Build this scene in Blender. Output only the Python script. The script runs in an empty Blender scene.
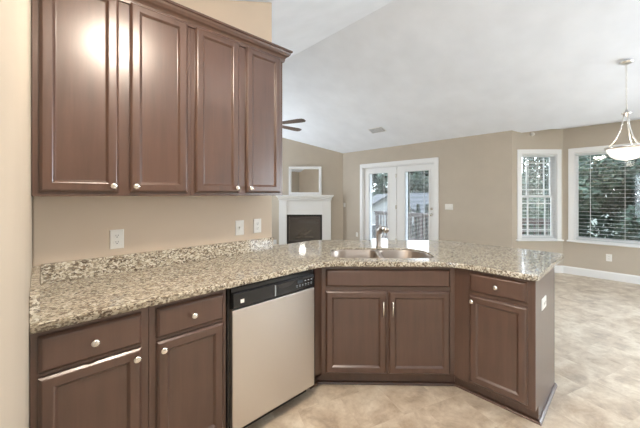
import bpy, bmesh, math, random
from math import pi, sin, cos, sqrt, radians, atan
from mathutils import Vector, Matrix
random.seed(7)
SC = bpy.context.scene
COL = SC.collection
# ---------------------------------------------------------------- camera
CAM_H = 1.40
PHI = atan((635 - 326) / 297.0)
cd = bpy.data.cameras.new('camera'); cam = bpy.data.objects.new('camera', cd); COL.objects.link(cam)
cd.sensor_width = 36; cd.lens = 36 * 297 / 640; cd.clip_start = 0.01; cd.clip_end = 300
cd.shift_x = -6 / 640; cd.shift_y = -(214 - 194.5) / 640
cd.clip_end = 600; cam.location = (0, 0, CAM_H); cam.rotation_euler = (pi / 2, 0, PHI - pi / 2)
SC.camera = cam
# ---------------------------------------------------------------- world and exposure
vs = SC.view_settings
vs.view_transform = 'Standard'; vs.look = 'None'; vs.gamma = 1; vs.use_curve_mapping = False
vs.exposure = 0.01
W = bpy.data.worlds.new('world'); SC.world = W; W.use_nodes = True
wn = W.node_tree; wn.nodes.clear()
wo = wn.nodes.new('ShaderNodeOutputWorld'); wb = wn.nodes.new('ShaderNodeBackground')
wt = wn.nodes.new('ShaderNodeTexCoord'); wz = wn.nodes.new('ShaderNodeSeparateXYZ'); wr = wn.nodes.new('ShaderNodeValToRGB')
wn.links.new(wt.outputs['Generated'], wz.inputs[0]); wn.links.new(wz.outputs['Z'], wr.inputs[0])
wr.color_ramp.elements[0].position = 0.0; wr.color_ramp.elements[0].color = (0.90, 0.95, 1.0, 1)
wr.color_ramp.elements[1].position = 0.7; wr.color_ramp.elements[1].color = (0.66, 0.80, 1.0, 1)
wn.links.new(wr.outputs[0], wb.inputs[0]); wb.inputs[1].default_value = 6.5
wn.links.new(wb.outputs[0], wo.inputs[0])
POWER = 1.0
DINING_W = 1.5
KITCHEN_E, ADDED_E, FAN_E = 160, 30, 66      # lit glass brightness: kitchen lamp, added fill lamps, fan light

def added_fill(name, loc, rot, sx, sy, watts, col=(0.80, 0.90, 1.0)):
    l = bpy.data.lights.new(name, 'AREA'); l.shape = 'RECTANGLE'; l.size = sx; l.size_y = sy; l.energy = watts; l.color = col
    o = bpy.data.objects.new(name, l); COL.objects.link(o); o.location = loc; o.rotation_euler = rot
added_fill('added_fill_right', (4.675, -3.12, 1.35), (pi / 2, 0, 0), 0.8, 1.4, 16)  # area lamp added by the right wall as soft fill
added_fill('added_fill_dining', (5.97, -2.5, 1.45), (radians(103), 0, pi / 2), 1.0, 1.5, 185)  # strong fill lamp added on the dining side, tilted up to brighten the ceiling
added_fill('added_fill_living', (3.15, 7.80, 1.5), (radians(102), 0, pi), 1.1, 1.7, 90)  # fill lamp added in the hidden part of the living room
added_fill('added_fill_hall', (-2.5, -1.4, 1.35), (pi / 2, 0, -pi / 2), 2.8, 1.6, 60)  # fill lamp added behind the camera, at the hall end
# ---------------------------------------------------------------- materials
def new_mat(name):
    m = bpy.data.materials.new(name); m.use_nodes = True
    nt = m.node_tree; b = nt.nodes['Principled BSDF']
    return m, nt, b
def simple(name, col, rough=0.5, metal=0.0, spec=0.5, coat=0.0, emis=None, estr=0):
    m, nt, b = new_mat(name)
    b.inputs['Base Color'].default_value = (*col, 1); b.inputs['Roughness'].default_value = rough
    b.inputs['Metallic'].default_value = metal; b.inputs['Specular IOR Level'].default_value = spec
    b.inputs['Coat Weight'].default_value = coat
    if emis:
        b.inputs['Emission Color'].default_value = (*emis, 1); b.inputs['Emission Strength'].default_value = estr
    return m
def tex(nt, kind, scale, vec=None, **kw):
    n = nt.nodes.new('ShaderNodeTex' + kind); n.inputs['Scale'].default_value = scale
    for k, v in kw.items():
        if k in n.inputs: n.inputs[k].default_value = v
    if vec is not None: nt.links.new(vec, n.inputs['Vector'])
    return n
def mapping(nt, scale=(1, 1, 1), rot=(0, 0, 0), coord='Object'):
    t = nt.nodes.new('ShaderNodeTexCoord'); mp = nt.nodes.new('ShaderNodeMapping')
    mp.inputs['Scale'].default_value = scale; mp.inputs['Rotation'].default_value = rot
    nt.links.new(t.outputs[coord], mp.inputs['Vector'])
    return mp.outputs[0]
def ramp(nt, src, stops, interp='LINEAR'):
    r = nt.nodes.new('ShaderNodeValToRGB'); cr = r.color_ramp; cr.interpolation = interp
    while len(cr.elements) < len(stops): cr.elements.new(0.5)
    for e, (p, c) in zip(cr.elements, stops):
        e.position = p; e.color = (*c, 1) if len(c) == 3 else c
    nt.links.new(src, r.inputs[0]); return r.outputs[0]
def mix(nt, fac, a, b, mode='MIX'):
    n = nt.nodes.new('ShaderNodeMix'); n.data_type = 'RGBA'; n.blend_type = mode
    for i, v in ((0, fac), (6, a), (7, b)):
        if hasattr(v, 'links'): nt.links.new(v, n.inputs[i])
        elif i == 0: n.inputs[0].default_value = v
        else: n.inputs[i].default_value = (*v, 1)
    return n.outputs[2]
def bump(nt, b, src, strength, dist):
    n = nt.nodes.new('ShaderNodeBump'); n.inputs['Strength'].default_value = strength; n.inputs['Distance'].default_value = dist
    nt.links.new(src, n.inputs['Height']); nt.links.new(n.outputs[0], b.inputs['Normal'])
def paint(name, col, rough=0.6, bs=0.08):
    m, nt, b = new_mat(name)
    v = mapping(nt)
    n = tex(nt, 'Noise', 3.0, v, Detail=3.0)
    c = ramp(nt, n.outputs['Fac'], [(0.3, tuple(x * 0.97 for x in col)), (0.7, tuple(min(1, x * 1.03) for x in col))])
    nt.links.new(c, b.inputs['Base Color']); b.inputs['Roughness'].default_value = rough
    n2 = tex(nt, 'Noise', 260.0, v, Detail=2.0); bump(nt, b, n2.outputs['Fac'], bs, 0.002)
    return m
def wood(name, c1, c2, rough=0.34, sc=(1, 1, 0.08)):
    m, nt, b = new_mat(name)
    v = mapping(nt, sc)
    n = tex(nt, 'Noise', 26.0, v, Detail=6.0, Roughness=0.6, Distortion=0.4)
    n3 = tex(nt, 'Noise', 3.0, mapping(nt), Detail=2.0)
    c = ramp(nt, n.outputs['Fac'], [(0.3, c1), (0.7, c2)])
    c = mix(nt, ramp(nt, n3.outputs['Fac'], [(0.35, (0, 0, 0)), (0.7, (0.35, 0.35, 0.35))]), c, tuple(x * 1.35 for x in c2))
    nt.links.new(c, b.inputs['Base Color'])
    b.inputs['Roughness'].default_value = rough; b.inputs['Specular IOR Level'].default_value = 0.55
    b.inputs['Coat Weight'].default_value = 0.5; b.inputs['Coat Roughness'].default_value = 0.26; b.inputs['Coat IOR'].default_value = 1.6
    return m
def granite():
    m, nt, b = new_mat('granite')
    v = mapping(nt, (1, 1, 1))
    vs_ = mapping(nt, (1.0, 1.7, 1.4), (0.3, 0.2, 0.6))
    warp = tex(nt, 'Noise', 28.0, v, Detail=3.0)
    wv = nt.nodes.new('ShaderNodeVectorMath'); wv.operation = 'MULTIPLY_ADD'
    nt.links.new(warp.outputs['Color'], wv.inputs[0]); wv.inputs[1].default_value = (0.02, 0.02, 0.02); nt.links.new(vs_, wv.inputs[2])
    vo = tex(nt, 'Voronoi', 88.0, wv.outputs[0])
    sep = nt.nodes.new('ShaderNodeSeparateColor'); nt.links.new(vo.outputs['Color'], sep.inputs[0])
    c = ramp(nt, sep.outputs[0], [(0.0, (0.60, 0.54, 0.43)), (0.26, (0.36, 0.30, 0.22)), (0.40, (0.76, 0.72, 0.62)),
                                  (0.61, (0.22, 0.16, 0.11)), (0.71, (0.50, 0.45, 0.36)), (0.88, (0.11, 0.08, 0.06))], 'CONSTANT')
    n1 = tex(nt, 'Noise', 62.0, wv.outputs[0], Detail=4.0, Roughness=0.7)
    dk = ramp(nt, n1.outputs['Fac'], [(0.52, (0, 0, 0)), (0.57, (1, 1, 1))])
    c = mix(nt, dk, c, (0.10, 0.07, 0.05))
    n2 = tex(nt, 'Noise', 14.0, v, Detail=3.0)
    cl = ramp(nt, n2.outputs['Fac'], [(0.35, (0, 0, 0)), (0.65, (0.30, 0.30, 0.30))])
    c = mix(nt, cl, c, (0.66, 0.60, 0.48)); c = mix(nt, 1.0, c, (0.86, 0.86, 0.85), 'MULTIPLY')
    nt.links.new(c, b.inputs['Base Color'])
    b.inputs['Roughness'].default_value = 0.07; b.inputs['IOR'].default_value = 1.75
    return m
def floor_mat():
    m, nt, b = new_mat('stone_vinyl')
    v = mapping(nt, (1, 1, 1), (0, 0, radians(20)))
    br = nt.nodes.new('ShaderNodeTexBrick'); nt.links.new(v, br.inputs['Vector'])
    br.inputs['Scale'].default_value = 1.0; br.inputs['Brick Width'].default_value = 0.305; br.inputs['Row Height'].default_value = 0.305
    br.inputs['Mortar Size'].default_value = 0.0015; br.inputs['Mortar Smooth'].default_value = 0.6
    br.offset = 0.5
    br.inputs['Color1'].default_value = (0.1, 0.1, 0.1, 1); br.inputs['Color2'].default_value = (0.9, 0.9, 0.9, 1); br.inputs['Mortar'].default_value = (0.35, 0.35, 0.35, 1)
    off = nt.nodes.new('ShaderNodeVectorMath'); off.operation = 'MULTIPLY_ADD'
    nt.links.new(br.outputs['Color'], off.inputs[0]); off.inputs[1].default_value = (5, 3, 2); nt.links.new(v, off.inputs[2])
    n1 = tex(nt, 'Noise', 5.5, off.outputs[0], Detail=7.0, Roughness=0.66, Distortion=0.35)
    n2 = tex(nt, 'Noise', 2.4, v, Detail=4.0, Distortion=0.8)
    c = ramp(nt, n1.outputs['Fac'], [(0.32, (0.22, 0.145, 0.09)), (0.43, (0.46, 0.35, 0.24)), (0.54, (0.66, 0.56, 0.43)), (0.66, (0.85, 0.77, 0.64))])
    c2 = ramp(nt, n2.outputs['Fac'], [(0.3, (0.50, 0.40, 0.30)), (0.7, (0.78, 0.70, 0.58))])
    n4 = tex(nt, 'Noise', 26.0, off.outputs[0], Detail=5.0, Roughness=0.7)
    c = mix(nt, 0.45, c, c2)
    c = mix(nt, ramp(nt, n4.outputs['Fac'], [(0.50, (0, 0, 0)), (0.68, (0.3, 0.3, 0.3))]), c, (0.40, 0.30, 0.21))
    nt.links.new(c, b.inputs['Base Color']); b.inputs['Roughness'].default_value = 0.36
    bump(nt, b, n1.outputs['Fac'], 0.12, 0.004)
    return m
def steel(name, col=(0.62, 0.60, 0.57), rough=0.32, stretch=(60, 60, 1.0)):
    m, nt, b = new_mat(name)
    v = mapping(nt, stretch); n = tex(nt, 'Noise', 6.0, v, Detail=3.0)
    r = ramp(nt, n.outputs['Fac'], [(0.3, (rough - 0.06,) * 3), (0.7, (rough + 0.08,) * 3)])
    nt.links.new(r, b.inputs['Roughness']); b.inputs['Base Color'].default_value = (*col, 1); b.inputs['Metallic'].default_value = 1.0
    return m
def glass_mat():
    m = bpy.data.materials.new('window_glass'); m.use_nodes = True; nt = m.node_tree; nt.nodes.clear()
    o = nt.nodes.new('ShaderNodeOutputMaterial'); t = nt.nodes.new('ShaderNodeBsdfTransparent'); g = nt.nodes.new('ShaderNodeBsdfGlossy')
    g.inputs['Roughness'].default_value = 0.02; t.inputs[0].default_value = (0.97, 0.985, 0.98, 1)
    fr = nt.nodes.new('ShaderNodeFresnel'); fr.inputs[0].default_value = 1.45
    mx = nt.nodes.new('ShaderNodeMixShader'); nt.links.new(fr.outputs[0], mx.inputs[0]); nt.links.new(t.outputs[0], mx.inputs[1]); nt.links.new(g.outputs[0], mx.inputs[2])
    nt.links.new(mx.outputs[0], o.inputs[0]); return m
def leaf_mat(name, a, b_):
    m, nt, b = new_mat(name)
    n = tex(nt, 'Noise', 1.6, mapping(nt), Detail=6.0)
    nt.links.new(ramp(nt, n.outputs['Fac'], [(0.3, a), (0.7, b_)]), b.inputs['Base Color']); b.inputs['Roughness'].default_value = 0.6
    return m
M = dict(
    kwall=paint('kitchen_wall_warm_light', (0.58, 0.475, 0.365)),  # wall colour made warmer, standing in for warm lamp light
    wall=paint('beige_wall_paint', (0.50, 0.435, 0.35)), ceil=paint('ceiling_paint', (0.845, 0.875, 0.93), 0.9, 0.1),
    trim=simple('white_trim_paint', (0.82, 0.82, 0.81), 0.35), cab=wood('espresso_wood', (0.060, 0.029, 0.0185), (0.088, 0.044, 0.029), 0.32),
    carc=simple('cabinet_interior', (0.03, 0.018, 0.013), 0.6), gran=granite(), floor=floor_mat(),
    nickel=simple('satin_nickel', (0.80, 0.77, 0.72), 0.25, 1.0), steel=steel('brushed_steel', (0.66, 0.63, 0.60), 0.34, (200, 200, 1.5)), sink=steel('sink_steel', (0.42, 0.37, 0.33), 0.33, (3, 3, 3)), fauc=steel('faucet_nickel', (0.42, 0.38, 0.35), 0.34, (3, 3, 3)),
    black=simple('black_plastic', (0.012, 0.012, 0.013), 0.22), blackm=simple('black_metal', (0.03, 0.027, 0.025), 0.4),
    plate=simple('white_plastic', (0.80, 0.78, 0.73), 0.35), slot=simple('dark_slot', (0.05, 0.045, 0.04), 0.6),
    glass=glass_mat(), mirror=simple('mirror_glass', (0.85, 0.86, 0.86), 0.02, 1.0),
    slat=simple('blind_slat', (0.66, 0.68, 0.67), 0.45), cord=simple('blind_cord', (0.75, 0.75, 0.73), 0.7),
    globe=simple('lit_opal_glass', (0.9, 0.88, 0.84), 0.3, emis=(1.0, 0.93, 0.82), estr=0.75),
    bulbk=simple('kitchen_lit_glass', (0.9, 0.88, 0.84), 0.3, emis=(1.0, 0.86, 0.71), estr=KITCHEN_E),
    bulb_added=simple('added_lamp_glass', (0.9, 0.88, 0.84), 0.3, emis=(1.0, 0.95, 0.88), estr=ADDED_E),
    bulbf=simple('fan_lit_glass', (0.9, 0.88, 0.84), 0.3, emis=(1.0, 0.95, 0.88), estr=FAN_E),
    blade=wood('fan_blade_wood', (0.05, 0.028, 0.02), (0.09, 0.05, 0.035), 0.4, (1, 1, 1)),
    grey=simple('vent_paint', (0.62, 0.62, 0.62), 0.5), ventd=simple('vent_shadow', (0.12, 0.12, 0.12), 0.8),
    brick=simple('firebrick', (0.20, 0.16, 0.14), 0.8), log=wood('fire_log', (0.14, 0.10, 0.08), (0.34, 0.27, 0.22), 0.9, (1, 1, 1)),
    fglass=simple('firebox_glass', (0.03, 0.026, 0.024), 0.08),
    deck=wood('deck_wood', (0.035, 0.018, 0.016), (0.06, 0.034, 0.03), 0.7), decking=wood('deck_boards', (0.55, 0.50, 0.45), (0.68, 0.63, 0.58), 0.8, (1, 0.1, 1)),
    roof=paint('grey_shingles', (0.07, 0.07, 0.075), 0.9, 0.3), roof2=paint('light_grey_shingles', (0.075, 0.075, 0.078), 0.9, 0.3),
    siding=paint('pale_siding', (0.34, 0.34, 0.335), 0.7), hglass=simple('house_window', (0.05, 0.06, 0.07), 0.1),
    leafd=leaf_mat('dark_leaves', (0.012, 0.026, 0.018), (0.050, 0.080, 0.048)), leafg=leaf_mat('green_leaves', (0.018, 0.038, 0.023), (0.062, 0.098, 0.058)),
    leafp=leaf_mat('pine_needles', (0.006, 0.014, 0.009), (0.02, 0.035, 0.02)), bark=paint('bark', (0.03, 0.024, 0.02), 0.9, 0.4), barkp=paint('pale_bark', (0.075, 0.07, 0.062), 0.9, 0.4),
    grass=leaf_mat('lawn', (0.03, 0.045, 0.02), (0.06, 0.08, 0.035)), display=simple('display_glass', (0.03, 0.04, 0.05), 0.1), legend=simple('panel_legend', (0.45, 0.50, 0.55), 0.4),
    brz=simple('dark_bronze', (0.13, 0.11, 0.10), 0.4, 0.3), white=simple('white_print', (0.8, 0.8, 0.8), 0.4),
)

# ---------------------------------------------------------------- mesh helpers
class MB:
    def __init__(s): s.v = []; s.f = []; s.sm = []
    def add(s, vs_, fs, smooth=False):
        o = len(s.v); s.v += [tuple(p) for p in vs_]
        for f in fs: s.f.append([i + o for i in f]); s.sm.append(smooth)
        return s
    def box(s, x0, y0, z0, x1, y1, z1, mtx=None):
        vs_ = [Vector(p) for p in ((x0,y0,z0),(x1,y0,z0),(x1,y1,z0),(x0,y1,z0),(x0,y0,z1),(x1,y0,z1),(x1,y1,z1),(x0,y1,z1))]
        if mtx: vs_ = [mtx @ p for p in vs_]
        return s.add(vs_, [(0,3,2,1),(4,5,6,7),(0,1,5,4),(1,2,6,5),(2,3,7,6),(3,0,4,7)])
    def prism(s, poly, z0, z1):
        n = len(poly); vs_ = [(x, y, z0) for x, y in poly] + [(x, y, z1) for x, y in poly]
        fs = [list(range(n))[::-1], list(range(n, 2 * n))] + [(i, (i + 1) % n, n + (i + 1) % n, n + i) for i in range(n)]
        return s.add(vs_, fs)
    def xprism(s, poly, y0, y1):      # polygon given in x,z extruded along y
        n = len(poly); vs_ = [(x, y0, z) for x, z in poly] + [(x, y1, z) for x, z in poly]
        fs = [list(range(n)), list(range(n, 2 * n))[::-1]] + [(i, n + i, n + (i + 1) % n, (i + 1) % n) for i in range(n)]
        return s.add(vs_, fs)
    def loft(s, loops, cap0=True, cap1=True, smooth=False):
        n = len(loops[0]); vs_ = [p for l in loops for p in l]; fs = []
        for k in range(len(loops) - 1):
            for i in range(n):
                j = (i + 1) % n; fs.append((k*n+i, k*n+j, (k+1)*n+j, (k+1)*n+i))
        s.add(vs_, fs, smooth)
        if cap0: s.add(loops[0], [list(range(n))[::-1]])
        if cap1: s.add(loops[-1], [list(range(n))])
        return s
    def lathe(s, prof, c=(0, 0, 0), axis='z', n=24, smooth=True):
        loops = []
        for r, h in prof:
            l = []
            for i in range(n):
                a = 2 * pi * i / n; p = (r * cos(a), r * sin(a), h)
                if axis == 'y': p = (r * cos(a), h, r * sin(a))
                if axis == 'x': p = (h, r * cos(a), r * sin(a))
                l.append((p[0] + c[0], p[1] + c[1], p[2] + c[2]))
            loops.append(l)
        return s.loft(loops, smooth=smooth)
    def tube(s, pts, r, n=10, caps=True):
        pts = [Vector(p) for p in pts]; rs = r if isinstance(r, (list, tuple)) else [r] * len(pts); loops = []
        prev = None
        for i, p in enumerate(pts):
            t = (pts[min(i + 1, len(pts) - 1)] - pts[max(i - 1, 0)]).normalized()
            a = prev if prev is not None else (Vector((0, 0, 1)) if abs(t.z) < 0.9 else Vector((1, 0, 0)))
            u = (a - t * a.dot(t)).normalized(); w = t.cross(u); prev = u
            loops.append([p + (u * cos(2*pi*k/n) + w * sin(2*pi*k/n)) * rs[i] for k in range(n)])
        return s.loft(loops, caps, caps, smooth=True)
    def rectloops(s, x0, x1, z0, z1, prof):
        # a panel facing -y: concentric mitred rectangles (inset, y); the last one is filled
        loops = [[(x0+i, y, z0+i), (x1-i, y, z0+i), (x1-i, y, z1-i), (x0+i, y, z1-i)] for i, y in prof]
        return s.loft(loops)
    def frame(s, x0, x1, z0, z1, w, y0, y1, wb=None):   # picture frame
        wb = w if wb is None else wb
        s.box(x0, y0, z0, x0 + w, y1, z1); s.box(x1 - w, y0, z0, x1, y1, z1)
        s.box(x0 + w, y0, z1 - w, x1 - w, y1, z1)
        if wb > 0: s.box(x0 + w, y0, z0, x1 - w, y1, z0 + wb)
        return s
    def build(s, name, mat, parent=None, loc=(0, 0, 0), rot=0, bevel=0, seg=2, kind=None):
        me = bpy.data.meshes.new(name); me.from_pydata(s.v, [], s.f); me.update()
        for p, q in zip(me.polygons, s.sm): p.use_smooth = q
        bm = bmesh.new(); bm.from_mesh(me); bmesh.ops.remove_doubles(bm, verts=bm.verts, dist=1e-6)
        bmesh.ops.recalc_face_normals(bm, faces=bm.faces); bm.to_mesh(me); bm.free()
        me.materials.append(M[mat] if isinstance(mat, str) else mat)
        o = bpy.data.objects.new(name, me); COL.objects.link(o)
        o.location = loc; o.rotation_euler = (0, 0, rot) if not isinstance(rot, tuple) else rot
        if parent: o.parent = parent
        if bevel:
            b = o.modifiers.new('bevel', 'BEVEL'); b.width = bevel; b.segments = seg; b.limit_method = 'ANGLE'; b.angle_limit = radians(40)
        if kind: o['kind'] = kind
        return o
def tag(o, label, cat, group=None):
    o['label'] = label; o['category'] = cat
    if group: o['group'] = group
    return o
def thing(name, label, cat, loc=(0, 0, 0), rot=0, group=None):
    o = bpy.data.objects.new(name, None); COL.objects.link(o); o.empty_display_size = 0.1
    o.location = loc; o.rotation_euler = (0, 0, rot) if not isinstance(rot, tuple) else rot
    return tag(o, label, cat, group)
def lamp(name, loc, watts, col, radius, parent=None):
    l = bpy.data.lights.new(name, 'POINT'); l.energy = watts * POWER; l.color = col; l.shadow_soft_size = radius
    o = bpy.data.objects.new(name, l); COL.objects.link(o); o.location = loc
    if parent: o.parent = parent
    return o
def dup(o, parent=None, **kw):
    c = o.copy(); COL.objects.link(c)
    if parent: c.parent = parent
    for k, v in kw.items(): setattr(c, k, v)
    for ch in list(o.children): dup(ch, c)
    return c
S = 'structure'
R45 = -pi / 4; Q = sqrt(0.5)

# ---------------------------------------------------------------- room shell
RX, RZ = 3.025, 3.703                      # ridge of the vaulted ceiling
ZFLAT = 2.53
def vault(x): return RZ - 0.375 * (x - RX) if x > RX else max(ZFLAT, RZ - 0.40 * (RX - x))
YS, YN = -3.2, 7.92
MB().prism([(-2.6, YS), (6.1, YS), (6.1, -1.74), (6.737, -1.1), (6.737, 0.893), (6.1, 1.53), (6.1, 5.66), (3.84, YN), (-2.6, YN)], -0.06, 0.0).build('floor', 'floor', kind=S)
c = MB()
zl = ZFLAT; XK = RX - (RZ - ZFLAT) / 0.40
c.xprism([(RX, RZ), (6.22, vault(6.22)), (6.22, vault(6.22) + 0.1), (RX, RZ + 0.1)], YS - 0.12, YN + 0.12)
c.xprism([(RX, RZ), (RX, RZ + 0.1), (XK, zl + 0.1), (XK, zl)], YS - 0.12, YN + 0.12)
c.box(-2.72, YS - 0.12, zl, XK, YN + 0.12, zl + 0.1)
c.build('ceiling', 'ceil', kind=S)
MB().prism([(6.1, 1.65), (6.1, -1.86), (6.86, -1.15), (6.86, 0.94)], 2.57, 2.67).build('ceiling_bay', 'ceil', kind=S)

def wall(name, x0, y0, x1, y1, ztop, openings=(), th=0.12):
    """wall whose inner face runs from (x0,y0) to (x1,y1); the room is on the right of that direction"""
    L = math.hypot(x1 - x0, y1 - y0); m = MB(); a = math.atan2(y1 - y0, x1 - x0)
    xs = sorted({0, L, *[v for o in openings for v in o[:2]]})
    for p, q in zip(xs, xs[1:]):
        op = [o for o in openings if o[0] <= p + 1e-6 and o[1] >= q - 1e-6]
        if not op: m.box(p, 0, 0, q, th, ztop)
        else:
            if op[0][2] > 0: m.box(p, 0, 0, q, th, op[0][2])
            m.box(p, 0, op[0][3], q, th, ztop)
    return m.build(name, 'wall', loc=(x0, y0, 0), rot=a, kind=S)
# direction chosen so that local +y points OUT of the room; local x runs to the right as seen from inside
B1 = sqrt(2) * (6.737 - 6.1)
wall('wall_deck_side', 6.1, 5.66, 6.1, 1.53, 2.62, [(0.71, 2.68, 0, 2.10)])
wall('wall_bay_left', 6.1, 1.53, 6.737, 0.893, 2.62, [(0.165, 0.79, 0.60, 2.13)])
wall('wall_bay_middle', 6.737, 0.893, 6.737, -1.1, 2.62, [(0.15, 1.85, 0.60, 2.13)])
wall('wall_bay_right', 6.737, -1.1, 6.1, -1.737, 2.62, [(0.165, 0.79, 0.60, 2.13)])
wall('wall_dining_side', 6.1, -1.737, 6.1, YS, 2.62, [(0.26, 1.26, 0.7, 2.2)])
wall('wall_fireplace', 3.84, YN, 6.1, 5.66, 3.5)
wall('wall_living_left', -2.6, YN, 3.84, YN, 3.9, [(5.2, 6.3, 0.65, 2.35)])
wall('wall_right', 6.1, YS, -2.6, YS, 3.9, [(1.0, 1.85, 0.6, 2.1)])
wall('wall_hall', -2.6, YS, -2.6, YN, 2.7, [(0.4, 3.2, 0.55, 2.15)])
# kitchen wall with a sloped top, and the short wall beside the camera
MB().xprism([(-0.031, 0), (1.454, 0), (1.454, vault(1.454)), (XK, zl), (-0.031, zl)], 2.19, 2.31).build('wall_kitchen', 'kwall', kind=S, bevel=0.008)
MB().box(-0.151, 0.25, 0, -0.031, YN, 2.53).build('wall_left', 'wall', kind=S)

# baseboards
def baseboard(name, x0, y0, x1, y1, spans, h=0.13):
    a = math.atan2(y1 - y0, x1 - x0); m = MB()
    for p, q in spans:
        m.add([(p,0,0),(p,-0.014,0),(p,-0.014,h-0.02),(p,-0.006,h),(p,0,h),(q,0,0),(q,-0.014,0),(q,-0.014,h-0.02),(q,-0.006,h),(q,0,h)],
              [(0,1,2,3,4),(9,8,7,6,5),(0,5,6,1),(1,6,7,2),(2,7,8,3),(3,8,9,4),(4,9,5,0)])
    return m.build(name, 'trim', loc=(x0, y0, 0), rot=a, kind=S)
baseboard('baseboard_deck_side', 6.1, 5.66, 6.1, 1.53, [(0, 0.62), (2.77, 4.13)])
baseboard('baseboard_bay_left', 6.1, 1.53, 6.737, 0.893, [(0, B1)])
baseboard('baseboard_bay_middle', 6.737, 0.893, 6.737, -1.1, [(0, 1.993)])
baseboard('baseboard_bay_right', 6.737, -1.1, 6.1, -1.737, [(0, B1)])
baseboard('baseboard_dining_side', 6.1, -1.737, 6.1, YS, [(0, 1.46)])
baseboard('baseboard_fireplace', 3.84, YN, 6.1, 5.66, [(0, 1.33), (2.9, 3.19)])
baseboard('baseboard_kitchen_back', 1.454, 2.31, -0.031, 2.31, [(0, 1.48)])

# ---------------------------------------------------------------- windows
def blind(label, loc, rot, w, z0, z1, pitch, sw, tilt, group=None, cords=(0.2, 0.5, 0.8), name='window_blind', parent=None):
    if parent is None: t = thing(name, label, 'blind', loc, rot, group)
    else:
        t = bpy.data.objects.new(name, None); COL.objects.link(t); t.parent = parent; t.location = loc
    x0, x1 = 0.006, w - 0.006
    MB().box(x0, -sw * 0.6, z1 - sw * 0.9, x1, sw * 0.6, z1).build('headrail', 'slat', t)
    m = MB(); z = z0 + pitch * 0.9
    while z < z1 - sw * 0.9 - 0.01:
        mt = Matrix.Translation((0, 0, z)) @ Matrix.Rotation(tilt, 4, 'X')
        m.box(x0, -sw / 2, -0.0013, x1, sw / 2, 0.0013, mt); z += pitch
    m.build('slats', 'slat', t)
    MB().box(x0, -sw / 2, z0, x1, sw / 2, z0 + 0.018).build('bottom_rail', 'slat', t)
    for f in cords:
        m = MB()
        for y in (-sw * 0.52, sw * 0.52): m.box(w * f - 0.002, y - 0.001, z0, w * f + 0.002, y + 0.001, z1 - sw)
        m.build('ladder_cord', 'cord', t)
    return t
def window(name, p0, p1, u0, u1, z0, z1, prairie, double=True, casing=0.075, mull=()):
    a = math.atan2(p1[1] - p0[1], p1[0] - p0[0])
    k = dict(loc=(p0[0], p0[1], 0), rot=a)
    root = MB().frame(u0 - casing, u1 + casing, z0 - casing * 0.35, z1 + casing, casing, -0.018, 0.0, casing * 0.35)
    root.frame(u0, u1, z0, z1, 0.012, 0.0, 0.115)
    root = root.build(name, 'trim', kind=S, bevel=0.003, **k)
    MB().box(u0 - casing - 0.02, -0.05, z0 - 0.03, u1 + casing + 0.02, 0.03, z0 - 0.004).build('window_sill', 'trim', root, bevel=0.006)
    edges = [u0 + 0.012, *mull, u1 - 0.012]
    for q0, q1 in zip(edges, edges[1:]):
        zm = (z0 + z1) / 2
        for (a0, a1, y) in (((z0 + 0.012, zm + 0.02, 0.062), (zm - 0.02, z1 - 0.012, 0.088)) if double else ((z0 + 0.012, z1 - 0.012, 0.075),)):
            sash = MB().frame(q0, q1, a0, a1, 0.042, y, y + 0.025)
            sash = sash.build('window_sash', 'trim', root)
            g = MB()
            for i in (0.2, 0.8) if prairie else ():
                x = q0 + 0.042 + (q1 - q0 - 0.084) * i; g.box(x - 0.009, y + 0.004, a0 + 0.042, x + 0.009, y + 0.02, a1 - 0.042)
            for i in (0.15, 0.85) if prairie else ():
                z = a0 + 0.042 + (a1 - a0 - 0.084) * i; g.box(q0 + 0.042, y + 0.0035, z - 0.009, q1 - 0.042, y + 0.0205, z + 0.009)
            if g.v: g.build('muntins', 'trim', sash)
            MB().box(q0 + 0.04, y + 0.010, a0 + 0.04, q1 - 0.04, y + 0.014, a1 - 0.04).build('pane', 'glass', sash)
    return root
window('window_1', (6.1, 1.53), (6.737, 0.893), 0.165, 0.79, 0.60, 2.13, True)
window('window_2', (6.737, 0.893), (6.737, -1.1), 0.15, 1.85, 0.60, 2.13, False, False)
window('window_3', (6.737, -1.1), (6.1, -1.737), 0.165, 0.79, 0.60, 2.13, True)
window('window_added_4', (6.1, YS), (-2.6, YS), 1.0, 1.85, 0.6, 2.1, False, False)  # unseen window added to let more light in
window('window_added_5', (6.1, -1.737), (6.1, YS), 0.26, 1.26, 0.7, 2.2, False, False)  # added opening, out of view, behind the dining fill lamp
window('window_added_6', (-2.6, YN), (3.84, YN), 5.2, 6.3, 0.65, 2.35, False, False)  # made-up window backing the living room fill lamp
window('window_added_7', (-2.6, YS), (-2.6, YN), 0.4, 3.2, 0.55, 2.15, False, False)  # made-up window backing the hall fill lamp
n = Vector((Q, Q, 0)) * 0.032
blind('white slatted blind in the narrow window nearest the patio doors', (6.1 + 0.18 * Q + n.x, 1.53 - 0.18 * Q + n.y, 0), R45, 0.595, 0.615, 2.115, 0.062, 0.038, radians(1))
blind('wide white slatted blind in the big window behind the hanging lamp', (6.737 + 0.03, 0.893 - 0.165, 0), -pi / 2, 1.67, 0.615, 2.115, 0.062, 0.038, radians(-1), cords=(0.12, 0.37, 0.63, 0.88))
blind('white slatted blind in the bay window farthest from the patio doors', (6.737 - 0.18 * Q + 0.032 * Q, -1.1 - 0.18 * Q - 0.032 * Q, 0), -3 * pi / 4, 0.595, 0.615, 2.115, 0.062, 0.038, radians(1))

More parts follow.
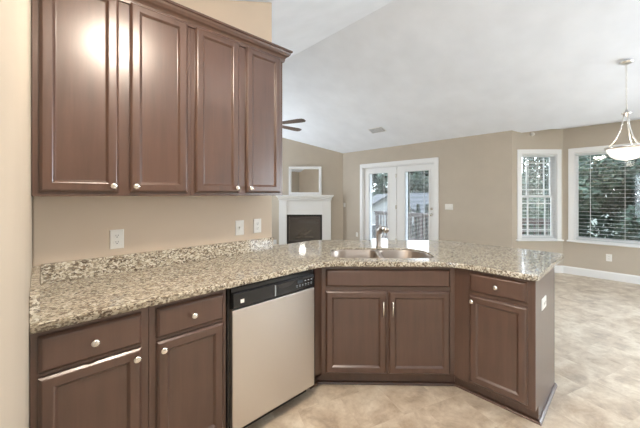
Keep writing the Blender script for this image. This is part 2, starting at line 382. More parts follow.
# ---------------------------------------------------------------- patio doors (wall x = 6.1; local x to the right, local y outwards)
DL = dict(loc=(6.1, 5.66, 0), rot=-pi / 2)
t = MB(); t.frame(0.62, 2.77, -0.0, 2.19, 0.09, -0.02, 0.0, 0); t.build('trim_1', 'trim', kind=S, bevel=0.004, **DL)
t = MB(); t.frame(0.71, 2.68, 0.0, 2.10, 0.022, 0.0, 0.12, 0.0); t.box(0.732, 0.0, 0.0, 2.658, 0.14, 0.02); t.box(1.685, 0.03, 0.02, 1.705, 0.12, 2.078)
t.build('trim_2', 'trim', kind=S, **DL)
def patio_door(name, u0, u1, g0, g1, active):
    gz0, gz1, zb, zt = 0.14, 1.945, 0.025, 2.072
    m = MB(); y0, y1 = 0.045, 0.09
    m.box(u0, y0, zb, g0, y1, zt); m.box(g1, y0, zb, u1, y1, zt); m.box(g0, y0, zb, g1, y1, gz0); m.box(g0, y0, gz1, g1, y1, zt)
    d = m.build(name, 'trim', kind=S, **DL)
    MB().frame(g0 - 0.03, g1 + 0.03, gz0 - 0.03, gz1 + 0.03, 0.034, y0 - 0.012, y0).build('glazing_bead', 'trim', d, bevel=0.004)
    MB().box(g0, 0.066, gz0, g1, 0.07, gz1).build('pane', 'glass', d)
    MB().frame(g0 - 0.03, g1 + 0.03, gz0 - 0.03, gz1 + 0.03, 0.034, y1, y1 + 0.07).build('outer_frame', 'trim', d)
    blind('', (g0 + 0.001, 0.047, 0), 0, g1 - g0 - 0.002, gz0 + 0.01, gz1 - 0.004, 0.03, 0.016, radians(8), parent=d, name='door_blind', cords=(0.2, 0.8))
    MB().lathe([(0.0, 0.0), (0.02, 0.0), (0.026, -0.01), (0.02, -0.03), (0.0, -0.034)], (g1 - 0.05, 0.033, gz1 - 0.11), 'y', 14).build('blind_tilt_knob', 'black', d)
    for z in ((0.3, 1.1, 1.85) if active else ()):
        MB().box(u0 - 0.022, 0.026, z - 0.045, u0 + 0.004, 0.046, z + 0.045).build('hinge', 'nickel', d)
    if active:
        k = MB().lathe([(0, 0), (0.032, 0), (0.032, -0.008), (0.012, -0.012), (0.012, -0.035), (0.026, -0.045), (0.03, -0.06), (0.02, -0.072), (0, -0.074)], (u1 - 0.065, 0.045, 0.96), 'y', 20)
        k.build('door_knob', 'nickel', d)
        MB().lathe([(0, 0), (0.03, 0), (0.028, -0.014), (0, -0.016)], (u1 - 0.065, 0.045, 1.09), 'y', 20).box(u1 - 0.07, 0.012, 1.072, u1 - 0.06, 0.032, 1.108).build('deadbolt', 'nickel', d)
    return d
patio_door('door_1', 0.735, 1.683, 0.88, 1.46, False)
patio_door('door_2', 1.707, 2.655, 1.935, 2.53, True)

# ---------------------------------------------------------------- wall plates
def outlet(loc, rot, label, kind='outlet', w=0.072, h=0.117, flat=False, group=None, gang=1):
    t = thing('wall_outlet' if kind == 'outlet' else 'light_switch', label, 'outlet' if kind == 'outlet' else 'switch', loc, rot, group)
    if flat: w, h = h, w
    W_ = w + 0.046 * (gang - 1)
    MB().rectloops(-W_ / 2, W_ / 2, -h / 2, h / 2, [(0, 0), (0, -0.003), (0.004, -0.006)]).build('cover_plate', 'plate', t)
    for g in range(gang):
        cx = (g - (gang - 1) / 2) * 0.046
        if kind == 'outlet':
            for s_ in (-1, 1):
                ox, oz = (s_ * 0.0195, 0) if flat else (cx, s_ * 0.0195)
                r = MB(); pts = [(ox + 0.0165 * cos(a), oz + 0.0145 * sin(a)) for a in [2 * pi * i / 20 for i in range(20)]]
                r.loft([[(x, -0.006, z) for x, z in pts], [(x, -0.0085, z) for x, z in pts]])
                f = r.build('socket_face', 'plate', t)
                sl = MB()
                for dx in (-0.006, 0.006): sl.box(ox + dx - 0.001, -0.0092, oz, ox + dx + 0.001, -0.0085, oz + 0.008)
                sl.lathe([(0.0, -0.0085), (0.0028, -0.0085), (0.0028, -0.0092), (0, -0.0092)], (ox, 0, oz - 0.006), 'y', 10)
                sl.build('slots', 'slot', f)
        else:
            MB().box(cx - 0.005, -0.010, -0.012, cx + 0.005, -0.006, 0.012).build('toggle', 'plate', t, rot=(0, 0, 0))
            MB().box(cx - 0.004, -0.018, 0.0, cx + 0.004, -0.009, 0.009).build('toggle_tip', 'plate', t)
    return t
outlet((0.3355, 2.19, 1.128), 0, 'white duplex outlet on the kitchen wall, nearest the left end of the backsplash')
outlet((1.146, 2.19, 1.134), 0, 'white toggle switch plate on the kitchen wall, left one of the close pair', 'switch')
outlet((1.307, 2.19, 1.138), 0, 'white outlet plate on the kitchen wall beside the open end of the wall')
outlet((2.345, 0.41, 0.70), pi / 2 * 0 , 'white outlet on the dark end panel of the peninsula', flat=True)
outlet((6.1, 2.67, 1.143), -pi / 2, 'wide white switch plate to the right of the patio doors', 'switch', gang=3)
outlet((6.1, 5.60, 1.11), -pi / 2, 'small white switch beside the corner left of the patio doors', 'switch')
outlet((6.1, 5.15, 0.33), -pi / 2, 'low white outlet just left of the patio doors')
outlet((6.737, 0.296, 0.36), -pi / 2, 'low white outlet on the wall below the big window')
outlet((-0.031, 0.47, 1.02), pi / 2, 'white plate on the near wall at the left edge of the photo', 'switch')

# ---------------------------------------------------------------- cabinets
DOORP = [(0, 0), (0, -0.009), (0.001, -0.0105), (0.008, -0.0175), (0.010, -0.019), (0.013, -0.020), (0.043, -0.020), (0.044, -0.0192),
         (0.0455, -0.0185), (0.047, -0.0178), (0.0545, -0.0095), (0.056, -0.0085), (0.058, -0.008)]
DRAWP = [(0, 0), (0, -0.008), (0.001, -0.0095), (0.010, -0.0185), (0.013, -0.020), (0.018, -0.0205)]
KNOBP = [(0, 0), (0.008, 0), (0.0065, -0.006), (0.006, -0.014), (0.010, -0.018), (0.0155, -0.021), (0.0155, -0.026), (0.010, -0.0295), (0, -0.030)]
def knob(parent, x, z): return MB().lathe(KNOBP, (x, -0.019, z), 'y', 20).build('knob', 'nickel', parent)
def cdoor(t, x0, x1, z0, z1, kx=None, kz=None):
    d = MB().rectloops(x0, x1, z0, z1, DOORP).build('door', 'cab', t)
    if kx is not None: knob(d, kx, kz)
    return d
def drawer(t, x0, x1, z0, z1, k=True):
    d = MB().rectloops(x0, x1, z0, z1, DRAWP).build('drawer', 'cab', t)
    if k: knob(d, (x0 + x1) / 2, (z0 + z1) / 2)
    return d
ZC = 0.892   # underside of the counter
def base_body(t, w, x0=0.0, depth=0.60, poly=None, name='body'):
    if poly: m = MB().prism(poly, 0.105, ZC)
    else: m = MB().box(x0, 0, 0.105, w, depth, ZC)
    return m.build(name, 'cab', t, bevel=0.001, seg=1)
# two cabinets left of the dishwasher (front frame at y = 1.56)
t = thing('base_cabinet', 'dark base cabinet at the left end of the counter, one drawer over one door', 'cabinet', (-0.029, 1.56, 0))
base_body(t, 0.389); MB().box(0, 0.075, 0, 0.389, 0.60, 0.105).build('toe_kick', 'cab', t)
drawer(t, 0.022, 0.359, 0.725, 0.866); cdoor(t, 0.022, 0.359, 0.125, 0.708, 0.337, 0.672)
t = thing('base_cabinet', 'dark base cabinet between the left end cabinet and the dishwasher', 'cabinet', (0.361, 1.56, 0))
base_body(t, 0.374); MB().box(0, 0.075, 0, 0.374, 0.60, 0.105).build('toe_kick', 'cab', t)
drawer(t, 0.030, 0.355, 0.725, 0.866); cdoor(t, 0.030, 0.355, 0.125, 0.708, 0.055, 0.672)
# corner sink cabinet: local frame origin at its left front corner, 45 degrees
F0 = (1.455, 1.56); FL = 0.9475
t = thing('sink_cabinet', 'dark diagonal corner cabinet with two doors under the sink', 'cabinet', (F0[0], F0[1], 0), R45)
t0 = t
def loc45(x, y): dx, dy = x - F0[0], y - F0[1]; return ((dx - dy) * Q, (dx + dy) * Q)
pl = [loc45(*p) for p in ((1.373, 1.56), (1.455, 1.56), (2.125, 0.89), (2.70, 0.89), (2.70, 1.32), (1.86, 2.16), (1.373, 2.16))]
# front frame is a solid face, the body behind is a hollow shell so that the bowls hang inside
m = MB()
m.box(0, 0, 0.105, FL, 0.02, ZC)
a1, a2 = loc45(1.373, 1.56), loc45(1.373, 2.16)
def slab(m, p, q, th, z0, z1):
    p = Vector((*p, 0)); q = Vector((*q, 0)); d = (q - p).normalized(); n_ = Vector((-d.y, d.x, 0)) * th
    pts = [p, q, q + n_, p + n_]; m.prism([(v.x, v.y) for v in pts], z0, z1)
for i, j in ((0, 1), (2, 3), (3, 4), (4, 5), (5, 6), (6, 0)): slab(m, pl[i], pl[j], 0.018, 0.105, ZC)
m.prism(pl, 0.105, 0.12)
m.build('body', 'cab', t)
tk = [loc45(*p) for p in ((1.373, 1.635), (1.455 + 0.031, 1.635), (2.20, 0.921), (2.20, 0.93), (1.5, 1.66), (1.373, 1.66))]
MB().prism(tk, 0, 0.105).build('toe_kick', 'cab', t)
MB().rectloops(0.030, 0.912, 0.742, 0.866, DRAWP).build('false_drawer_front', 'cab', t)
def bar_pull(parent, x, z0, z1):
    m = MB(); m.tube([(x, -0.045, z0 - 0.004), (x, -0.048, (z0 + z1) / 2), (x, -0.045, z1 + 0.004)], [0.0055, 0.0065, 0.0055], 10)
    for z in (z0 + 0.008, z1 - 0.008): m.tube([(x, -0.019, z), (x, -0.046, z)], 0.005, 8)
    m.build('bar_handle', 'nickel', parent)
d = cdoor(t, 0.030, 0.463, 0.125, 0.712); bar_pull(d, 0.437, 0.545, 0.645)
d = cdoor(t, 0.477, 0.912, 0.125, 0.712); bar_pull(d, 0.503, 0.545, 0.645)
# peninsula cabinet: local x runs towards -Y
t = thing('base_cabinet', 'dark base cabinet at the free end of the peninsula, right of the sink', 'cabinet', (2.125, 0.89, 0), -pi / 2)
base_body(t, 0.462); MB().box(-0.03, 0.075, 0, 0.462, 0.55, 0.105).build('toe_kick', 'cab', t)
drawer(t, 0.105, 0.441, 0.742, 0.870); cdoor(t, 0.105, 0.441, 0.125, 0.716, 0.127, 0.680)
m = MB().add([(0.462, y, z) for y, z in ((0, 0.105), (0, ZC), (0.60, ZC), (0.60, 0), (0.075, 0), (0.075, 0.105))] + [(0.48, y, z) for y, z in ((0, 0.105), (0, ZC), (0.60, ZC), (0.60, 0), (0.075, 0), (0.075, 0.105))],
             [(0,1,2,3,4,5),(11,10,9,8,7,6)] + [(i, 6+i, 6+(i+1)%6, (i+1)%6) for i in range(6)])
m.build('end_panel', 'cab', t)
# back panel of the peninsula towards the living room
m = MB(); m.box(2.702, 0.41, 0, 2.72, 1.33, ZC)
slab(m, (2.72, 1.33), (1.87, 2.18), -0.018, 0, ZC); m.box(1.456, 2.165, 0, 1.875, 2.183, ZC)
tag(m.build('back_panel', 'cab'), 'dark panelling on the living room side of the peninsula', 'panel')
def quarter(name, pts, r=0.018):
    m = MB(); prof = [(0, 0), (r, 0), (r * 0.92, r * 0.4), (r * 0.7, r * 0.7), (r * 0.4, r * 0.92), (0, r)]
    loops = []
    for i, p in enumerate(pts):
        p = Vector((*p, 0)); a = (p - Vector((*pts[i-1], 0))).normalized() if i > 0 else None; b = (Vector((*pts[i+1], 0)) - p).normalized() if i < len(pts) - 1 else None
        if a is None: a = b
        if b is None: b = a
        na = Vector((a.y, -a.x, 0)); nb = Vector((b.y, -b.x, 0)); nn = (na + nb); nn = nn / (nn.length ** 2) * 2
        loops.append([p + nn * x + Vector((0, 0, z)) for x, z in prof])
    m.loft(loops); return m.build(name, 'cab', kind=S)
quarter('trim_3', [(1.40, 1.635), (1.486, 1.635), (2.20, 0.921), (2.20, 0.41), (2.725, 0.41)])

# ---------------------------------------------------------------- dishwasher
t = thing('dishwasher', 'stainless dishwasher with a black control strip, built in left of the sink', 'dishwasher', (0.745, 1.56, 0))
MB().box(0.0, 0.0, 0.10, 0.618, 0.56, 0.885).build('tub', 'blackm', t)
MB().box(0.0, 0.06, 0.0, 0.618, 0.5, 0.098).build('toe_kick', 'blackm', t)
MB().box(0.012, -0.034, 0.092, 0.612, 0.0, 0.762).build('door', 'steel', t, bevel=0.004)
# control strip with recessed pull pocket
m = MB(); x0, x1, z0, z1 = 0.012, 0.612, 0.765, 0.878
m.xprism([(0.012, z0), (0.612, z0), (0.612, z1), (0.012, z1)], -0.020, 0.0)
m.rectloops(0.016, 0.608, 0.769, 0.853, [(0, -0.020), (0.0, -0.034), (0.004, -0.038)])
cp = m.build('control_panel', 'black', t)
MB().rectloops(0.288, 0.604, 0.773, 0.850, [(0, -0.0375), (0.0, -0.042), (0.004, -0.0455)]).build('button_panel', 'black', cp)
pk = [(0.300, 0.846), (0.430, 0.846), (0.415, 0.830), (0.385, 0.821), (0.34, 0.819), (0.312, 0.824)]
MB().xprism(pk, -0.0465, -0.0440).build('pull_pocket', 'blackm', cp)
MB().box(0.284, -0.0465, 0.782, 0.288, -0.0375, 0.845).build('pocket_edge', 'legend', cp)
MB().box(0.058, -0.0395, 0.795, 0.080, -0.0375, 0.815).build('badge', 'plate', cp)
m = MB()
MB().box(0.455, -0.0465, 0.822, 0.50, -0.0450, 0.842).build('display', 'display', cp)
for i in range(6):
    x = 0.445 + i * 0.024; m.box(x, -0.0463, 0.808, x + 0.012, -0.0450, 0.8105); m.box(x + 0.002, -0.0463, 0.799, x + 0.010, -0.0450, 0.801)
for i in range(3): m.box(0.515 + i * 0.026, -0.0463, 0.828, 0.527 + i * 0.026, -0.0450, 0.833)
m.build('button_legends', 'legend', cp)

# ---------------------------------------------------------------- worktop with sink opening
SV0, SV1, SU0, SU1 = 0.085, 0.500, 0.065, 0.860      # sink opening in the diagonal frame (u right, v away)
def l2w(u, v): return (F0[0] + (u + v) * Q, F0[1] + (v - u) * Q)
def rrect(u0, u1, v0, v1, r, n=8):      # r = (front-left, front-right, back-right, back-left)
    pts = []
    for (cx, cy, a0, rr) in ((u0 + r[0], v0 + r[0], pi, r[0]), (u1 - r[1], v0 + r[1], 1.5 * pi, r[1]), (u1 - r[2], v1 - r[2], 0, r[2]), (u0 + r[3], v1 - r[3], 0.5 * pi, r[3])):
        for i in range(n + 1):
            a = a0 + i * pi / 2 / n; pts.append((cx + rr * cos(a), cy + rr * sin(a)))
    return pts
def fillet(pts):            # [(x,y,r)] -> polyline
    out = []; n_ = len(pts)
    for i, (x, y, r) in enumerate(pts):
        p = Vector((x, y)); a = Vector(pts[i-1][:2]) - p; b = Vector(pts[(i+1) % n_][:2]) - p
        if r <= 0: out.append((x, y)); continue
        a.normalize(); b.normalize(); ang = a.angle(b); t_ = r / math.tan(ang / 2)
        p0 = p + a * t_; p1 = p + b * t_; cc = p + (a + b).normalized() * (r / sin(ang / 2))
        a0 = math.atan2(p0.y - cc.y, p0.x - cc.x); a1 = math.atan2(p1.y - cc.y, p1.x - cc.x); da = (a1 - a0 + pi) % (2 * pi) - pi
        for k in range(9): out.append((cc.x + r * cos(a0 + da * k / 8), cc.y + r * sin(a0 + da * k / 8)))
    return out
ZT = 0.927
def curve_slab(name, outer, holes, z0, z1, bev, mat):
    cu = bpy.data.curves.new(name, 'CURVE'); cu.dimensions = '2D'; cu.fill_mode = 'BOTH'
    for pl_ in [outer, *holes]:
        sp = cu.splines.new('POLY'); sp.points.add(len(pl_) - 1)
        for q, (x, y) in zip(sp.points, pl_): q.co = (x, y, 0, 1)
        sp.use_cyclic_u = True
    cu.extrude = (z1 - z0) / 2 - bev; cu.bevel_depth = bev; cu.bevel_resolution = 2; cu.offset = -bev
    tmp = bpy.data.objects.new('tmp', cu); COL.objects.link(tmp); bpy.context.view_layer.update()
    me = bpy.data.meshes.new_from_object(tmp.evaluated_get(bpy.context.evaluated_depsgraph_get()))
    bpy.data.objects.remove(tmp); bpy.data.curves.remove(cu)
    me.materials.clear(); me.materials.append(M[mat])
    o = bpy.data.objects.new(name, me); COL.objects.link(o); o.location = (0, 0, (z0 + z1) / 2); return o
outer = fillet([(-0.029, 2.188, 0), (-0.029, 1.515, 0), (1.44, 1.515, 0.28), (2.08, 0.875, 0.28), (2.08, 0.39, 0.035), (3.03, 0.39, 0.06), (3.03, 1.34, 0.08), (2.06, 2.31, 0.08), (1.457, 2.31, 0.02), (1.457, 2.188, 0)])
hole = [l2w(u, v) for u, v in rrect(SU0, SU1, SV0, SV1, (0.10, 0.10, 0.21, 0.13))]
ct = curve_slab('worktop', outer, [hole[::-1]], ZC + 0.0005, ZT, 0.005, 'gran')
tag(ct, 'speckled beige granite worktop wrapping around the corner sink to the peninsula', 'countertop')
m = MB().box(0.0, 2.162, ZT, 1.45, 2.189, 1.03)
tag(m.build('backsplash', 'gran', bevel=0.002), 'long low speckled granite backsplash strip along the kitchen wall', 'backsplash')
m = MB().box(-0.030, 1.53, ZT, -0.001, 2.161, 1.03)
tag(m.build('side_splash', 'gran', bevel=0.002), 'short granite splash piece at the left end of the worktop', 'backsplash')

# sink
t = thing('kitchen_sink', 'double bowl stainless steel sink set into the granite corner', 'sink', (F0[0], F0[1], 0), R45)
um = (SU0 + SU1) / 2 - 0.0
def bowl(u0, u1, v0, v1, rr, zt):
    m = MB(); loops = []
    for ins, z in ((0, zt), (0.004, zt - 0.01), (0.012, zt - 0.12), (0.03, zt - 0.165), (0.06, zt - 0.18)):
        r2 = tuple(max(0.03, r - ins * 0.7) for r in rr)
        loops.append([(x, y, z) for x, y in rrect(u0 + ins, u1 - ins, v0 + ins, v1 - ins, r2)])
    m.loft(loops, False, True, smooth=True)
    o = m.build('bowl', 'sink', t); s_ = o.modifiers.new('solid', 'SOLIDIFY'); s_.thickness = 0.0015; s_.offset = 0
    MB().lathe([(0, 0.0), (0.042, 0.0), (0.045, 0.003), (0.03, 0.004), (0.0, 0.001)], ((u0 + u1) / 2, (v0 + v1) / 2, zt - 0.179), 'z', 20).build('drain', 'nickel', o)
    return o
zt = ZT - 0.013
bowl(SU0 + 0.002, um - 0.010, SV0 + 0.002, SV1 - 0.002, (0.10, 0.05, 0.06, 0.13), zt)
bowl(um + 0.010, SU1 - 0.002, SV0 + 0.002, SV1 - 0.002, (0.05, 0.10, 0.21, 0.06), zt)
m = MB()
m.xprism([(um - 0.0105, zt - 0.12), (um - 0.0105, zt), (um - 0.004, zt + 0.005), (um + 0.004, zt + 0.005), (um + 0.0105, zt), (um + 0.0105, zt - 0.12)], SV0 + 0.003, SV1 - 0.003)
m.build('divider', 'sink', t)
# faucet
t = thing('kitchen_faucet', 'short brushed nickel faucet standing behind the sink', 'faucet', (*l2w(0.500, 0.565), ZT), R45)
MB().lathe([(0, 0), (0.030, 0), (0.030, 0.005), (0.027, 0.012), (0.0255, 0.06), (0.027, 0.11), (0.028, 0.14), (0.022, 0.160), (0, 0.165)], (0, 0, 0), 'z', 22).build('body', 'fauc', t)
MB().tube([(0, 0, 0.11), (0.006, -0.012, 0.145), (0.018, -0.04, 0.168), (0.032, -0.075, 0.176)], [0.024, 0.025, 0.024, 0.022], 14).build('spout', 'fauc', t)
MB().tube([(0.030, -0.072, 0.176), (0.042, -0.10, 0.170), (0.048, -0.12, 0.155)], [0.021, 0.024, 0.022], 16).build('spray_head', 'nickel', t)
MB().tube([(0, 0.0, 0.14), (0.010, 0.012, 0.175), (0.016, 0.040, 0.198)], [0.013, 0.008, 0.006], 10).build('lever', 'fauc', t)

# ---------------------------------------------------------------- upper cabinets (frame face y = 1.885)
UZ0, UZ1 = 1.392, 2.45
t = thing('wall_cabinet', 'dark two door wall cabinet next to the left edge wall', 'cabinet', (-0.029, 1.885, UZ0))
def ub(t, w): MB().box(0, 0, 0, w, 0.303, UZ1 - UZ0).build('body', 'cab', t, bevel=0.001, seg=1)
ub(t, 0.692)
cdoor(t, 0.024, 0.325, 0.02, 1.045, 0.300, 0.052); cdoor(t, 0.374, 0.671, 0.02, 1.045, 0.399, 0.052)
t = thing('wall_cabinet', 'dark two door wall cabinet at the open end of the kitchen wall', 'cabinet', (0.664, 1.885, UZ0))
ub(t, 0.682)
cdoor(t, 0.023, 0.314, 0.02, 1.045, 0.290, 0.052); cdoor(t, 0.368, 0.656, 0.02, 1.045, 0.392, 0.052)
# crown moulding along the front and returning along the right side
prof = [(0.0, -0.030), (0.010, -0.030), (0.014, -0.014), (0.014, -0.006), (0.022, 0.004), (0.034, 0.012), (0.044, 0.026), (0.048, 0.038), (0.056, 0.042), (0.056, 0.054), (0.0, 0.054)]
pts = [(-0.029, 1.8845), (1.3465, 1.8845), (1.3465, 2.188)]
loops = []
for i, (x, y) in enumerate(pts):
    nn = ((0, -1), (1, -1), (1, 0))[i]
    loops.append([(x + nn[0] * o_, y + nn[1] * o_, UZ1 + h_) for o_, h_ in prof])
m = MB().loft(loops)
tag(m.build('crown_molding', 'cab'), 'dark stepped crown moulding along the top of the wall cabinets', 'molding')

# ---------------------------------------------------------------- lamps
t = thing('ceiling_light', 'flush round ceiling light over the kitchen, outside the photo', 'lamp', (0.44, 0.80, vault(0.44)))
MB().lathe([(0, 0.02), (0.17, 0.02), (0.17, -0.03), (0, -0.03)], n=28).build('base', 'nickel', t)
MB().lathe([(0.16, -0.03), (0.15, -0.07), (0.10, -0.10), (0, -0.115)], n=28).build('glass_shade', 'bulbk', t)
for (x, y, lb) in ((-1.3, -1.2, 'unseen round fill lamp added in the hall behind the camera'), (2.4, -1.8, 'unseen round fill lamp added on the right side of the room')):  # two unseen lamps added to raise the room brightness
    t = thing('ceiling_light', lb, 'lamp', (x, y, vault(x) if x > -0.15 else zl))
    MB().lathe([(0, 0.02), (0.17, 0.02), (0.17, -0.03), (0, -0.03)], n=28).build('base', 'nickel', t)
    MB().lathe([(0.16, -0.03), (0.15, -0.07), (0.10, -0.10), (0, -0.115)], n=28).build('glass_shade', 'bulb_added', t)
# pendant over the dining spot
px_, py_ = 4.985, 0.07; pz = vault(px_)
t = thing('pendant_lamp', 'brushed nickel bowl pendant lamp on a chain before the big window', 'lamp', (px_, py_, 0))
MB().lathe([(0, 0.0), (0.066, 0.0), (0.066, -0.008), (0.05, -0.022), (0.02, -0.03), (0, -0.034)], (0, 0, pz - 0.002), n=28).build('canopy', 'nickel', t, rot=(0, 0, 0))
m = MB(); z = pz - 0.03; zc = 2.37; k = 0
while z > zc:
    a = 0 if k % 2 else pi / 2; mt = [(0.008 * cos(b) * cos(a), 0.008 * cos(b) * sin(a), z - 0.016 + 0.016 * sin(b)) for b in [2 * pi * i / 10 for i in range(11)]]
    m.tube(mt, 0.0022, 5, caps=False); z -= 0.026; k += 1
m.tube([(0.004, 0.004, pz - 0.03), (-0.004, 0.003, (pz + zc) / 2), (0.003, -0.004, zc)], 0.002, 5)
m.build('chain', 'nickel', t)
m = MB().lathe([(0, 0.03), (0.012, 0.03), (0.014, 0.0), (0.045, -0.006), (0.048, -0.014), (0.02, -0.022), (0.012, -0.045), (0, -0.05)], (0, 0, zc), n=24); m.build('hub', 'nickel', t)
for i in range(3):
    a = radians(100 + 120 * i)
    pts = [(r * cos(a), r * sin(a), zz) for r, zz in ((0.022, zc - 0.015), (0.030, zc - 0.10), (0.05, zc - 0.20), (0.09, zc - 0.31), (0.135, zc - 0.375), (0.172, zc - 0.412))]
    MB().tube(pts, 0.006, 8).build('arm', 'nickel', t)
MB().lathe([(0.176, 1.936), (0.19, 1.938), (0.196, 1.952), (0.19, 1.966), (0.172, 1.962), (0.176, 1.936)], n=40).build('rim', 'nickel', t)
MB().lathe([(0.180, 1.95), (0.168, 1.905), (0.14, 1.855), (0.09, 1.82), (0.04, 1.806), (0.0, 1.803), (0, 1.806), (0.04, 1.809), (0.09, 1.824), (0.137, 1.859), (0.164, 1.907), (0.176, 1.95)], n=40).build('glass_bowl', 'globe', t)
MB().lathe([(0, 1.803), (0.012, 1.803), (0.014, 1.796), (0.006, 1.786), (0, 1.784)], n=14).build('finial', 'nickel', t)
lamp('pendant_bulb', (0, 0, 2.02), DINING_W, (1.0, 0.94, 0.86), 0.06, t)

# ceiling fan at the ridge
ca, sa = cos(PHI), sin(PHI)
fd, fr = 5.40, -1.0
fx, fy = fd * ca + fr * sa, fd * sa - fr * ca
t = thing('ceiling_fan', 'dark wood five blade ceiling fan hanging in the living room, behind the wall cabinets', 'fan', (fx, fy, 0), PHI - pi / 2)
fz = 2.675
MB().lathe([(0, RZ + 0.0), (0.075, RZ - 0.02), (0.07, RZ - 0.06), (0.02, RZ - 0.09), (0, RZ - 0.09)], n=24).build('canopy', 'nickel', t)
MB().lathe([(0, RZ - 0.08), (0.013, RZ - 0.08), (0.013, fz + 0.08), (0, fz + 0.08)], n=12).build('downrod', 'nickel', t)
MB().lathe([(0, fz + 0.10), (0.06, fz + 0.09), (0.105, fz + 0.04), (0.105, fz - 0.03), (0.07, fz - 0.07), (0, fz - 0.075)], n=28).build('motor', 'nickel', t)
for i in range(5):
    a = radians(-26 + 72 * i); mt = Matrix.Rotation(a, 4, 'Z') @ Matrix.Translation((0, 0, fz)) @ Matrix.Rotation(radians(-11), 4, 'X')
    m = MB(); prf = [(0.19, -0.05), (0.60, -0.07), (0.68, -0.062), (0.71, -0.03), (0.71, 0.03), (0.68, 0.062), (0.60, 0.07), (0.19, 0.05)]
    m.loft([[mt @ Vector((x, y, -0.004)) for x, y in prf], [mt @ Vector((x, y, 0.004)) for x, y in prf]])
    b_ = m.build('blade', 'blade', t)
    MB().box(0.09, -0.02, -0.012, 0.25, 0.02, -0.004, mt).build('blade_bracket', 'nickel', b_)
MB().lathe([(0, fz - 0.07), (0.06, fz - 0.075), (0.075, fz - 0.085), (0.115, fz - 0.10), (0.13, fz - 0.10), (0, fz - 0.10)], n=28).build('light_fitter', 'nickel', t)
MB().lathe([(0.115, fz - 0.101), (0.11, fz - 0.15), (0.085, fz - 0.19), (0.04, fz - 0.21), (0, fz - 0.215)], n=28).build('light_globe', 'bulbf', t)

# ceiling register and small sensor
vx = 4.6
def ceil_pt(px, py):   # point on the deck-side ceiling slope seen at that spot of the photograph
    k, q = (px - 326) / 297, (194.5 - py) / 297
    X1, Z1 = ca + sa * k, q
    tt = (RZ + 0.375 * RX - CAM_H) / (Z1 + 0.375 * X1)
    return tt * X1, tt * (sa - ca * k), CAM_H + tt * Z1
vp = ceil_pt(377, 130)
t = thing('ceiling_vent', 'small white ceiling register with slats above the patio door area', 'vent', vp, (0, math.atan(0.375), 0))
MB().box(-0.10, -0.19, -0.008, 0.10, 0.19, 0.0).build('vent_frame', 'trim', t, bevel=0.003)
MB().box(-0.075, -0.165, -0.012, 0.075, 0.165, -0.008).build('backing', 'ventd', t)
m = MB()
for i in range(9): m.box(-0.075 + i * 0.0175, -0.165, -0.018, -0.067 + i * 0.0175, 0.165, -0.010)
m.build('louvers', 'grey', t)
t = MB().lathe([(0, 0), (0.035, 0), (0.032, -0.02), (0, -0.022)], n=18, axis='y')
tag(t.build('wall_sensor', 'plate', loc=(6.1 + 0.36 * Q, 1.53 - 0.36 * Q, 2.48), rot=R45), 'tiny round white sensor on the wall above the narrow window', 'sensor')

# ---------------------------------------------------------------- fireplace and mirror (origin at the corner, local x to the right)
FP = dict(loc=(6.1, 5.66, 0), rot=R45)
t = thing('fireplace', 'white mantel fireplace with a black firebox across the room corner', 'fireplace', (6.1, 5.66, 0), R45)
Y0 = -0.002
MB().box(-1.77, -0.16, 0, -1.56, Y0, 1.24).build('pilaster', 'trim', t, bevel=0.006); MB().box(-0.58, -0.16, 0, -0.34, Y0, 1.24).build('pilaster', 'trim', t, bevel=0.006)
MB().box(-1.56, -0.14, 0.845, -0.58, Y0, 1.24).build('header', 'trim', t)
MB().box(-1.79, -0.18, 1.24, -0.32, Y0, 1.30).build('frieze', 'trim', t, bevel=0.012)
m = MB(); loops = []
for o_, z in ((0.0, 1.30), (0.012, 1.30), (0.02, 1.325), (0.045, 1.345), (0.045, 1.352), (0.06, 1.352), (0.06, 1.386)):
    loops.append([(-1.79 - o_, -0.18 - o_, z), (-0.32 + o_, -0.18 - o_, z), (-0.32 + o_, Y0, z), (-1.79 - o_, Y0, z)])
MB().loft(loops).build('mantel_shelf', 'trim', t)
fb = MB().frame(-1.56, -0.58, 0.0, 0.845, 0.055, -0.10, Y0 - 0.03, 0.12).build('firebox_surround', 'blackm', t)
MB().frame(-1.515, -0.625, 0.10, 0.74, 0.02, -0.115, -0.10, 0.03).build('firebox_trim', 'brz', fb)
MB().box(-1.50, -0.03, 0.12, -0.64, Y0, 0.78).build('firebrick', 'brick', t)
lg = MB()
for (xa, za, xb, zb, r) in ((-1.32, 0.20, -0.82, 0.22, 0.035), (-1.25, 0.27, -0.95, 0.33, 0.03), (-1.12, 0.24, -0.88, 0.42, 0.025), (-1.22, 0.22, -1.08, 0.44, 0.024), (-1.0, 0.25, -1.28, 0.40, 0.022), (-1.05, 0.25, -1.02, 0.46, 0.02)):
    lg.tube([(xa, -0.065, za), ((xa + xb) / 2, -0.06, (za + zb) / 2 + 0.008), (xb, -0.058, zb)], r * 0.8, 9)
lg.build('gas_logs', 'log', t)
m = MB().box(-1.495, -0.106, 0.13, -0.645, -0.102, 0.72); m.build('firebox_glass', 'glass', t)
t = thing('mantel_mirror', 'white framed rectangular mirror leaning on the fireplace mantel', 'mirror', (6.1 - 0.03 * Q, 5.66 - 0.03 * Q, 1.3865), (0, 0, R45))
m = MB(); x0, x1, z0, z1 = -1.515, -0.60, 0.0, 0.79
loops = [[(x0 + i, y, z0 + i), (x1 - i, y, z0 + i), (x1 - i, y, z1 - i), (x0 + i, y, z1 - i)] for i, y in ((0.0, -0.012), (0.0, -0.040), (0.012, -0.046), (0.06, -0.040), (0.075, -0.026), (0.075, -0.012))]
m.loft(loops, False, False); m.build('mirror_frame', 'trim', t)
